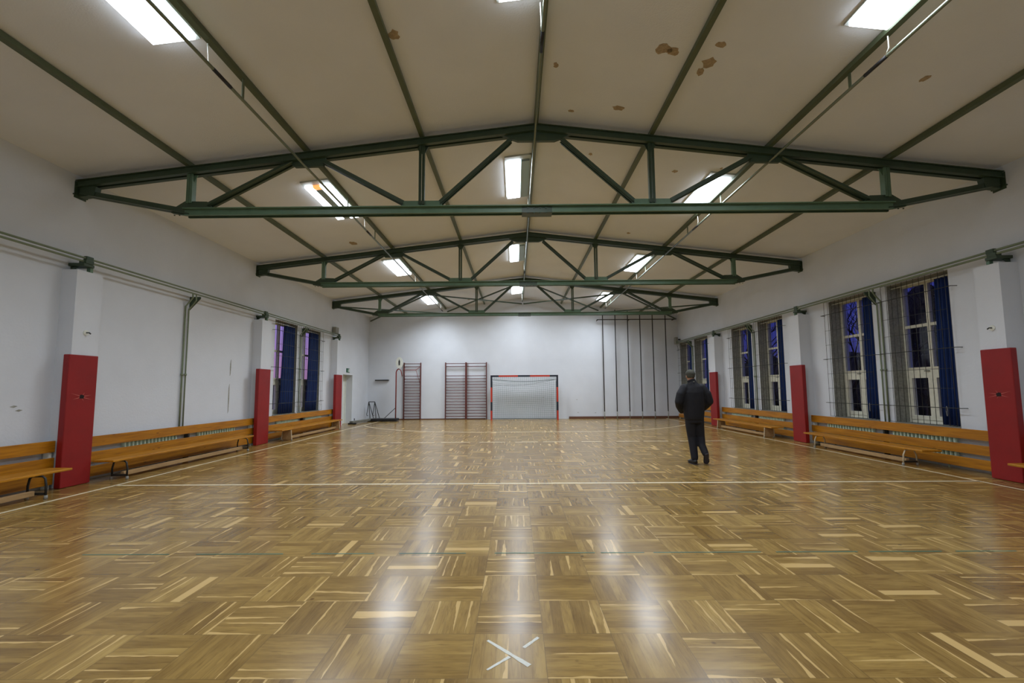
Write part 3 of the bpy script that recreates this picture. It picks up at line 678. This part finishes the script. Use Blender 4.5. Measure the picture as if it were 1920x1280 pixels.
# ------------------------------------------------------------------ ceiling lights
def light(x0, x1, y0, y1, mode, label, lm):
    xm = (x0+x1)/2; zt = min(clz(x0), clz(x1)); zb = zt-.07
    t_ = thing('ceiling_light', (xm, (y0+y1)/2, zb), label, 'ceiling light', 'fluorescent ceiling lights')
    sl = (clz(x1)-clz(x0))/(x1-x0)
    def zz(x, d): return clz(x)-d
    def slab(name, a, b, c, d, d0, d1, m):
        mb = MB(); 
        for dd in (d0, d1):
            for x, y in ((a, c), (b, c), (b, d), (a, d)): mb.v.append((x, y, zz(x, dd)))
        mb.f += [(0, 1, 2, 3), (4, 5, 6, 7), (0, 1, 5, 4), (1, 2, 6, 5), (2, 3, 7, 6), (3, 0, 4, 7)]
        return mb.build(name, m, t_)
    slab('housing', x0-.03, x1+.03, y0-.14, y1+.04, .002, .03, 'house')
    w = x1-x0; k = int(lm[3:])
    def lamp(a, b):
        l = bpy.data.lights.new('tube_light', 'AREA'); l.shape = 'RECTANGLE'; l.size = b-a; l.size_y = y1-y0; l.spread = math.radians(SPREAD)
        l.color = (.89, .965, 1.06); l.energy = LAMP[k]*PI*(b-a)*(y1-y0)
        lo = bpy.data.objects.new('tube_light', l); COL.objects.link(lo); lo.parent = t_
        lo.location = ((a+b)/2-xm, 0, zz((a+b)/2, .082)-zb); lo.rotation_euler = (0, -math.atan(sl), 0)
    lamp(x0, x1 if mode == 'full' else x0+w*(.62 if mode == 'two_thirds' else .30))
    if mode == 'strips': lamp(x0+w*.62, x1)
    if mode == 'full': slab('diffuser', x0, x1, y0, y1, .03, .07, lm)
    elif mode == 'strips':
        slab('tube_strip', x0, x0+w*.30, y0, y1, .03, .07, lm); slab('tube_strip', x0+w*.62, x0+w*.74, y0, y1, .03, .07, lm); slab('tube_strip', x0+w*.80, x1, y0, y1, .03, .07, lm)
        slab('unlit_tube', x0+w*.32, x0+w*.60, y0+.14, y1, .03, .068, 'darkpanel'); slab('glowing_tube_end', x0+w*.32, x0+w*.60, y0, y0+.12, .03, .068, 'orange')
    else:
        slab('diffuser', x0, x0+w*.62, y0, y1, .03, .07, lm); slab('unlit_diffuser', x0+w*.64, x1, y0, y1, .03, .068, 'darkpanel')
rows = [('left', -4.10, -3.62), ('middle', -.16, .30), ('right', 3.79, 4.21)]
for side, x0, x1 in rows:
    for k, yc in enumerate((-1.35, 3.83, 9.0, 14.1, 19.3)):
        mode = 'full'
        if k == 2 and side == 'left': mode = 'strips'; y0, y1 = yc-.8, yc+.8
        if side == 'middle' and k in (2, 3): mode = 'two_thirds'
        w = ['behind the camera', 'nearest in view at the top edge', 'just beyond the nearest truss', 'just beyond the middle truss', 'just beyond the farthest truss'][k]
        w2 = {'full': 'bright panel', 'strips': 'partly burnt out tube', 'two_thirds': 'partly unlit panel'}[mode]
        light(x0, x1, yc-.8, yc+.8, mode, '%s ceiling light of the %s row, %s' % (w2, side, w), 'lit%d' % k)

# ------------------------------------------------------------------ end wall: wall bars, goal, poles
def wallbars(x0, x1, label, open_left=False):
    t_ = thing('wall_bars', ((x0+x1)/2, 21.5, 0), label, 'wall bars', 'wooden wall bar ladders')
    for x in (x0, x1): MB().box(x-.02, x+.02, 21.47, 21.59, 0, 2.80).build('upright', 'bar', t_, bevel=.004)
    zs = [2.74, 2.60]+[2.135-.1415*k for k in range(15)]
    for z in zs: MB().tube([(x0+.02, 21.46 if z < 2.7 else 21.44, z), (x1-.02, 21.46 if z < 2.7 else 21.44, z)], .0165, 8).build('rung', 'bar', t_, smooth=True)
    return t_
wallbars(-5.52, -4.70, 'single dark red wall bar ladder beside the red pole on the end wall')
wallbars(-3.47, -2.475, 'left half of the double wall bars on the end wall')
wallbars(-2.435, -1.45, 'right half of the double wall bars, next to the goal')
# pull-up frame hooked on the single ladder
pf = thing('pull_up_bar', (-5.1, 21.2, 2.3), 'thin red pull-up frame hooked to the single wall bars', 'pull-up bar')
MB().tube([(-5.45, 21.43, 2.56), (-5.42, 21.0, 2.42), (-4.82, 21.0, 2.42), (-4.74, 21.43, 2.56)], .014, 8).build('grip_bar', 'tube_red', pf, smooth=True)
MB().tube([(-5.42, 21.0, 2.41), (-5.45, 21.43, 1.95)], .01, 6).build('strut', 'tube_red', pf, smooth=True)
MB().tube([(-4.82, 21.0, 2.41), (-4.72, 21.43, 1.8)], .01, 6).build('strut', 'tube_red', pf, smooth=True)
# goal
g_ = thing('handball_goal', (.4, 20.9, 0), 'red and black handball goal with pale net at the end wall', 'goal')
gx0, gx1, gh = -1.17, 1.98, 2.13
def banded(p, axis, a0, a1, n, first):
    for k in range(n):
        a, b = a0+(a1-a0)*k/n, a0+(a1-a0)*(k+1)/n; m = ('goalblk', 'goalred')[(k+first) % 2]
        yield a, b, m
for nm, x in (('post', gx0), ('post', gx1)):
    lst = [(0, .45, 'goalred'), (.45, .86, 'goalblk'), (.86, 1.55, 'goalred'), (1.55, gh-.08, 'goalblk')]
    po = None
    for a, b, m in lst:
        mb = MB().box(x-.04, x+.04, 20.86, 20.94, a, b)
        if po is None: po = mb.build('post', m, g_)
        else: mb.build('painted_band', m, po)
po = None
for a, b, m in ((gx0-.04, -.82, 'goalblk'), (-.82, .1, 'goalred'), (.1, .68, 'goalblk'), (.68, 1.62, 'goalred'), (1.62, gx1+.04, 'goalblk')):
    mb = MB().box(a, b, 20.86, 20.94, gh-.08, gh)
    if po is None: po = mb.build('crossbar', m, g_)
    else: mb.build('painted_band', m, po)
for x in (gx0, gx1):
    MB().tube([(x, 20.94, gh-.06), (x, 21.35, gh-.28), (x, 21.5, .03), (x, 20.94, .03)], .014, 8).build('net_frame', 'dark', g_, smooth=True)
MB().tube([(gx0, 21.5, .03), (gx1, 21.5, .03)], .014, 8).build('ground_bar', 'dark', g_, smooth=True)
mb = MB()
def netp(u, v):   # u across 0..1, v: 0 crossbar -> 1 ground
    x = gx0+.05+(gx1-gx0-.1)*u
    sag = math.sin(PI*u)
    if v < .22: t = v/.22; y = 20.93+.40*t; z = gh-.06-(.16+.14*sag)*t
    else: t = (v-.22)/.78; y = 21.33+.13*math.sin(PI*min(1, t*.9)); z = (gh-.22-.14*sag)*(1-t)+.03
    return (x+.03*math.sin(9*v)*math.sin(PI*u), y, z)
for i in range(33): mb.tube([netp(i/32, v/22) for v in range(23)], .0042, 3, False)
for j in range(1, 26): mb.tube([netp(u/24, j/25) for u in range(25)], .0042, 3, False)
for x in (gx0+.03, gx1-.03):
    for j in range(1, 19): z = 2.0*j/19; mb.tube([(x, 20.94, z), (x, 21.35+.1*(1-z/2), z*.93)], .0042, 3, False)
    for i in range(1, 4): y = 20.94+.11*i; mb.tube([(x, y, .03), (x, y, gh-.1-.07*i)], .0042, 3, False)
tag(mb.build('net', 'net', g_), kind='stuff')
MB().tube([(gx0+(gx1-gx0)*k/12, 20.96, 1.93-.10*math.sin(PI*k/12)) for k in range(13)], .009, 6).build('tension_cord', 'cord', g_, smooth=True)
MB().tube([(gx0+(gx1-gx0)*k/12, 21.3, 1.66-.06*math.sin(PI*k/12)+.28*(k/12)**2) for k in range(13)], .005, 6).build('tension_cord', 'cord', g_, smooth=True)
# climbing poles
for k, x in enumerate((4.27, 4.88, 5.49, 6.09, 6.70, 7.33)):
    w = ['leftmost', 'second from the left', 'third from the left', 'fourth from the left', 'fifth from the left', 'rightmost'][k]
    t_ = thing('climbing_pole', (x, 21.2, 0), 'dark vertical climbing pole on the end wall, %s of six' % w, 'climbing pole', 'climbing poles')
    MB().tube([(x, 21.2, .36), (x, 21.2, chz(x)-.08 if k else 5.1)], .024, 10).build('pole', 'black', t_, smooth=True)
    MB().tube([(x, 21.2, 0), (x, 21.2, .36)], .024, 10).build('floor_socket', 'grey', t_, smooth=True)
t_ = tag(MB().tube([(4.0, 21.26, 4.84), (7.9, 21.26, 4.84)], .022, 8).build('pole_rail', 'dark', smooth=True), 'horizontal steel rail holding the six climbing poles at the top', 'rail')
for x in (4.05, 5.6, 7.8): MB().box(x-.015, x+.015, 21.28, YB, 4.82, 4.86).build('rail_bracket', 'dark', t_)
tag(MB().box(-6.95, -6.28, 21.48, 21.6, 1.92, 1.97).build('wall_shelf', 'dark', bevel=.005), 'narrow dark shelf bracket on the end wall left of the red pole', 'shelf')
# red pole with round board
h_ = thing('hoop_stand', (-5.66, 20.6, 0), 'red pole stand with small round white board beside the single wall bars', 'hoop stand')
MB().tube([(-5.66, 20.6, .1), (-5.66, 20.6, 2.30), (-5.62, 20.6, 2.40), (-5.54, 20.6, 2.46)], .028, 10).build('pole', 'tube_red', h_, smooth=True)
MB().tube([(-5.54, 20.6, 2.46), (-5.44, 20.6, 2.38), (-5.38, 20.62, 2.1)], .018, 8).build('curved_strut', 'tube_red', h_, smooth=True)
MB().tube([(-5.68, 20.6, .62), (-6.15, 20.5, .16)], .012, 6).tube([(-5.68, 20.64, .62), (-6.2, 20.75, .16)], .012, 6).build('brace', 'dark', h_, smooth=True)
mb = MB(); pts = []
for k in range(24): a = 2*PI*k/24; pts.append((-5.50+.17*math.cos(a), 2.74+.27*math.sin(a)))
mb.prism(pts, 'y', 20.52, 20.545); dsc = mb.build('round_board', 'white', h_)
MB().prism([(-5.53, 2.62), (-5.47, 2.62), (-5.46, 2.8), (-5.50, 2.92), (-5.54, 2.8)], 'y', 20.515, 20.521).build('dark_mark', 'dark', dsc)
MB().tube([(-5.5, 20.58, 2.5), (-5.5, 20.56, 2.7)], .015, 6).build('board_arm', 'dark', h_)
mb = MB().box(-6.75, -5.55, 20.35, 20.85, .02, .14); mb.build('weighted_base', 'black', h_, bevel=.03)
# long grey beam and trestle in the corner
b_ = thing('folded_beam', (-6.95, 19.9, 0), 'long grey beam lying on the floor by the left wall', 'beam')
MB().bar((-7.13, 18.95, .085), (-6.8, 20.75, .085), .16, .1).build('beam_body', 'beamgrey', b_, bevel=.02)
MB().bar((-7.24, 18.93, .03), (-6.9, 18.93, .03), .1, .06).build('end_foot', 'black', b_, bevel=.01)
MB().bar((-7.0, 20.7, .03), (-6.7, 20.7, .03), .1, .06).build('end_foot', 'black', b_, bevel=.01)
MB().tube([(-7.08, 19.2, .15), (-7.08, 19.2, .24)], .02, 8).build('knob', 'dark', b_)
s_ = thing('tube_trestle', (-6.85, 21.1, 0), 'small dark tube trestle standing in the far left corner', 'trestle')
for y, x in ((20.98, 0), (21.28, 0)): pass
MB().tube([(-7.10, 21.1, .9), (-6.81, 21.1, .9)], .018, 8).build('top_bar', 'dark', s_, smooth=True)
for x in (-7.10, -6.81):
    MB().tube([(x, 21.1, .9), (x-.04, 20.95, .30), (x-.02, 20.93, .24), (x+.03, 20.95, .27)], .016, 6).build('hook_leg', 'dark', s_, smooth=True)
    MB().tube([(x, 21.1, .9), (x+.24, 21.2, .0)], .016, 6).build('leg', 'dark', s_, smooth=True)
    MB().tube([(x, 21.1, .9), (x-.02, 21.4, .0)], .016, 6).build('leg', 'dark', s_, smooth=True)

# ------------------------------------------------------------------ the walking man (seen from behind)
def remesh(o, vs, it=3):
    m = o.modifiers.new('remesh', 'REMESH'); m.mode = 'VOXEL'; m.voxel_size = vs; m.use_smooth_shade = True
    s_ = o.modifiers.new('smooth', 'SMOOTH'); s_.iterations = it; s_.factor = .5
def limb(mb, pts, rs, n=14):
    mb.tube(pts, rs, n)
    for p, r_ in ((pts[0], rs[0]), (pts[-1], rs[-1])):
        q = r_ if isinstance(r_, tuple) else (r_, r_); mb.ball(p, (q[0], max(q) if q[0] == q[1] else q[1], min(q)), 12, 8)
mx0, my0 = 3.52, 8.72
man = thing('person', (mx0, my0, 0), 'person walking away in dark jacket and trousers with grey cap', 'person')
Lh, Rh = (mx0-.085, my0, .95), (mx0+.09, my0, .95)
Lk, Rk = (mx0-.04, my0+.06, .52), (mx0+.13, my0+.04, .52)
La, Ra = (mx0-.03, my0-.02, .10), (mx0+.14, my0-.13, .20)
Lsh, Rsh = (mx0-.20, my0, 1.50), (mx0+.20, my0, 1.50)   # jacket shoulder points; the body's lie a little inside
Le, Re = (mx0-.30, my0-.03, 1.22), (mx0+.30, my0-.03, 1.22)
Lw, Rw = (mx0-.19, my0+.16, 1.03), (mx0+.19, my0+.16, 1.03)
HX = mx0-.03
mb = MB()
limb(mb, [(mx0, my0, .93), (mx0, my0, 1.1), (mx0, my0, 1.35), (mx0, my0, 1.5)], [(.15, .1), (.14, .095), (.17, .11), (.12, .08)])
limb(mb, [(mx0-.03, my0, 1.48), (HX, my0+.02, 1.62), (HX, my0+.03, 1.68)], [.062, .056, .058])
mb.ball((HX, my0+.035, 1.735), (.075, .095, .105), 20, 14)
mb.ball((HX, my0+.065, 1.685), (.058, .062, .05))
mb.ball((HX, my0+.14, 1.715), (.014, .02, .024), 8, 6)
for s2 in (-1, 1):
    mb.ball((HX+s2*.077, my0+.03, 1.715), (.011, .022, .034), 10, 8)
    mb.ball((HX+s2*.028, my0+.118, 1.738), (.013, .01, .009), 8, 6)
mb.ball((HX, my0+.118, 1.67), (.024, .01, .008), 8, 6)
for S_, E_, W_2 in ((Lsh, Le, Lw), (Rsh, Re, Rw)):
    limb(mb, [(mx0+(S_[0]-mx0)*.82, S_[1], 1.455), E_], [.05, .042]); limb(mb, [E_, W_2], [.045, .03])
    sg = -1 if S_[0] < mx0 else 1; h = Vector(W_2)
    mb.ball((h.x-sg*.03, h.y+.03, h.z-.03), (.04, .04, .03), 12, 8)
    for k in range(4):
        p0 = Vector((h.x-sg*.05, h.y+.015+k*.0145, h.z-.03-.006*k)); ln = (.07, .08, .075, .06)[k]
        mb.tube([p0, p0+Vector((-sg*ln*.5, .004, -.012)), p0+Vector((-sg*ln*.85, .0, -.034))], [.0095, .0085, .007], 8)
    mb.tube([h+Vector((-sg*.01, .03, -.005)), h+Vector((-sg*.035, .065, .0)), h+Vector((-sg*.06, .075, -.01))], [.011, .01, .008], 8)
for a, b, c in ((Lh, Lk, La), (Rh, Rk, Ra)):
    limb(mb, [a, b], [.08, .052]); limb(mb, [b, c], [.052, .036])
mb.ball((La[0], La[1]+.06, .055), (.026, .08, .024)); mb.ball((Ra[0]+.02, Ra[1]+.075, .12), (.022, .03, .06))
body = mb.build('body', 'skin', man); remesh(body, .0085, 2)
# jacket
mb = MB()
mb.tube([(mx0, my0, .86), (mx0, my0, .90), (mx0, my0, 1.05), (mx0, my0, 1.25), (mx0, my0, 1.40), (mx0-.005, my0, 1.50), (mx0-.02, my0, 1.565), (mx0-.03, my0, 1.60)],
        [(.18, .135), (.19, .145), (.205, .15), (.215, .155), (.215, .145), (.18, .12), (.11, .09), (.08, .08)], 28)
for S_, E_, W_2, sg in ((Lsh, Le, Lw, -1), (Rsh, Re, Rw, 1)):
    limb(mb, [(S_[0]-sg*.03, S_[1], S_[2]-.015), ((S_[0]+E_[0])/2+sg*.01, E_[1], (S_[2]+E_[2])/2), E_, ], [.085, .085, .078], 16)
    limb(mb, [E_, ((E_[0]+W_2[0])/2+sg*.015, (E_[1]+W_2[1])/2, (E_[2]+W_2[2])/2), W_2], [.078, .07, .055], 16)
mb.tube([(HX+.035, my0+.0, 1.56), (HX+.01, my0+.01, 1.62), (HX, my0+.015, 1.655)], [.085, .078, .08], 18)
jk = mb.build('jacket', 'jacket', man); remesh(jk, .011, 4)
MB().box(HX+.005, HX+.035, my0-.085, my0-.078, 1.605, 1.615).build('collar_tag', 'grey', man)
# trousers
mb = MB()
mb.tube([(mx0, my0, .80), (mx0, my0, .88), (mx0, my0, 1.02)], [(.155, .115), (.175, .125), (.165, .12)], 22)
limb(mb, [Lh, (mx0-.065, my0+.03, .74), Lk, (mx0-.03, my0+.015, .3), (La[0], La[1], .12)], [.10, .096, .080, .074, .068], 16)
limb(mb, [Rh, (mx0+.105, my0+.03, .74), Rk, (mx0+.12, my0-.03, .36), (Ra[0], Ra[1]+.005, .22)], [.10, .094, .078, .07, .064], 16)
tr = mb.build('trousers', 'trouser', man); remesh(tr, .011, 3)
# shoes: left flat, right with raised heel and sole towards the camera
mb = MB(); x, y = La[0]-.015, La[1]
mb.tube([(x+.02, y-.075, .045), (x+.012, y-.04, .052), (x, y+.04, .055), (x-.015, y+.13, .04), (x-.02, y+.19, .032)], [(.028, .038), (.042, .05), (.046, .052), (.05, .036), (.034, .022)], 14)
ls = mb.build('shoe', 'shoe', man); remesh(ls, .007, 2)
MB().prism([(x+.02-.03, y-.085), (x+.05, y-.085), (x+.055, y+.02), (x+.04, y+.14), (x-.01, y+.215), (x-.06, y+.15), (x-.05, y+.02)], 'z', .001, .014).build('sole', 'sole', ls)
mb = MB(); x, y = Ra[0]+.02, Ra[1]
A = Vector((x-.015, y-.03, .19)); B = Vector((x+.02, y+.06, .035))
mb.tube([A+Vector((0, .0, .015)), A+(B-A)*.3+Vector((0, .03, 0)), A+(B-A)*.7+Vector((0, .035, 0)), B+Vector((0, .02, .0)), B+Vector((.005, .08, -.006))], [(.034, .03), (.044, .046), (.046, .044), (.05, .032), (.036, .022)], 14)
rs_ = mb.build('shoe', 'shoe', man); remesh(rs_, .007, 2)
mb = MB(); d = (B-A).normalized(); nrm = Vector((0, -1, 0)) - d*Vector((0, -1, 0)).dot(d); nrm.normalize(); sx = d.cross(nrm)
prof = [(-.05, .02), (-.045, .034), (.0, .038), (.07, .034), (.12, .046), (.165, .042), (.185, .015)]
pts = [A+d*a+sx*w for a, w in prof]+[A+d*a-sx*w for a, w in prof[::-1]]
n = len(pts)
for off in (.006, .022): mb.v += [tuple(p+nrm*off) for p in pts]
mb.f += [tuple(range(n)), tuple(range(n, 2*n))]+[(k, (k+1) % n, n+(k+1) % n, n+k) for k in range(n)]
mb.build('sole', 'sole', rs_)
# cap
mb = MB()
mb.ball((HX, my0+.03, 1.765), (.089, .108, .09), 22, 14); mb.ball((HX, my0+.015, 1.725), (.084, .085, .06), 18, 12)
cp_ = mb.build('cap', 'cap', man); remesh(cp_, .008, 2)

# ------------------------------------------------------------------ outside
def groundbox(x0, x1): return MB().box(x0, x1, -10, 60, -.5, -.4)
tag(groundbox(WR+.6, 60).build('ground', 'ground', origin=(30, 0, -.4)), kind='structure')
tag(groundbox(-60, WL-.6).build('ground_left', 'ground', origin=(-30, 0, -.4)), kind='structure')
def hedge(x, y0, y1, h, label, seed):
    rnd = random.Random(seed); mb = MB(); y = y0
    while y < y1:
        r_ = rnd.uniform(.9, 1.5); mb.ball((x+rnd.uniform(-.4, .4), y, -.4+(h+.4)*.5), (r_, r_, (h+.4)*.5*rnd.uniform(.9, 1.08)), 10, 7)
        y += r_*.8
    o = mb.build('hedge', 'leaf'); tag(o, label, 'hedge', kind='stuff')
    d = o.modifiers.new('disp', 'DISPLACE'); tx = bpy.data.textures.new('leafy', 'CLOUDS'); tx.noise_scale = .4; d.texture = tx; d.strength = .5
hedge(19.0, 10, 40, 3.6, 'dark hedge outside the right windows', 1)
hedge(-26.0, 34, 62, 2.6, 'dark hedge far outside the left windows', 2)
hedge(24.0, 22.0, 26.0, 7.5, 'tall dark bush outside the nearest right window', 3)
def tree(x, y, h, label, seed):
    rnd = random.Random(seed); mb = MB()
    def br(p, d, l, r_, lv):
        pts = [p]; q = p.copy(); dd = d.copy()
        for k in range(3):
            dd = (dd+Vector((rnd.uniform(-.18, .18), rnd.uniform(-.18, .18), rnd.uniform(-.05, .12)))).normalized(); q = q+dd*l/3; pts.append(q.copy())
        mb.tube(pts, [r_, r_*.85, r_*.72, r_*.6], 6 if lv < 2 else 4)
        if lv < 5:
            for k in range(3 if lv < 3 else 3):
                a = rnd.uniform(0, 2*PI); sp = rnd.uniform(.45, .95); nd = (dd+Vector((math.cos(a)*sp, math.sin(a)*sp, rnd.uniform(-.1, .35)))).normalized()
                br(pts[-1] if k < 2 else pts[2], nd, l*rnd.uniform(.62, .82), r_*.58, lv+1)
    tr_ = thing('bare_tree', (x, y, -.4), label, 'tree', 'bare trees outside the right windows')
    br(Vector((x, y, -.4)), Vector((0, 0, 1)), h*.33, .14, 0)
    mb.build('trunk_and_branches', 'bark', tr_)
tree(13.0, 13.9, 6.2, 'bare dark tree outside the nearest right window', 4)
tree(14.0, 18.8, 6.6, 'bare dark tree outside the second right window', 9)
tree(13.6, 24.0, 6.8, 'bare dark tree outside the third right window', 12)
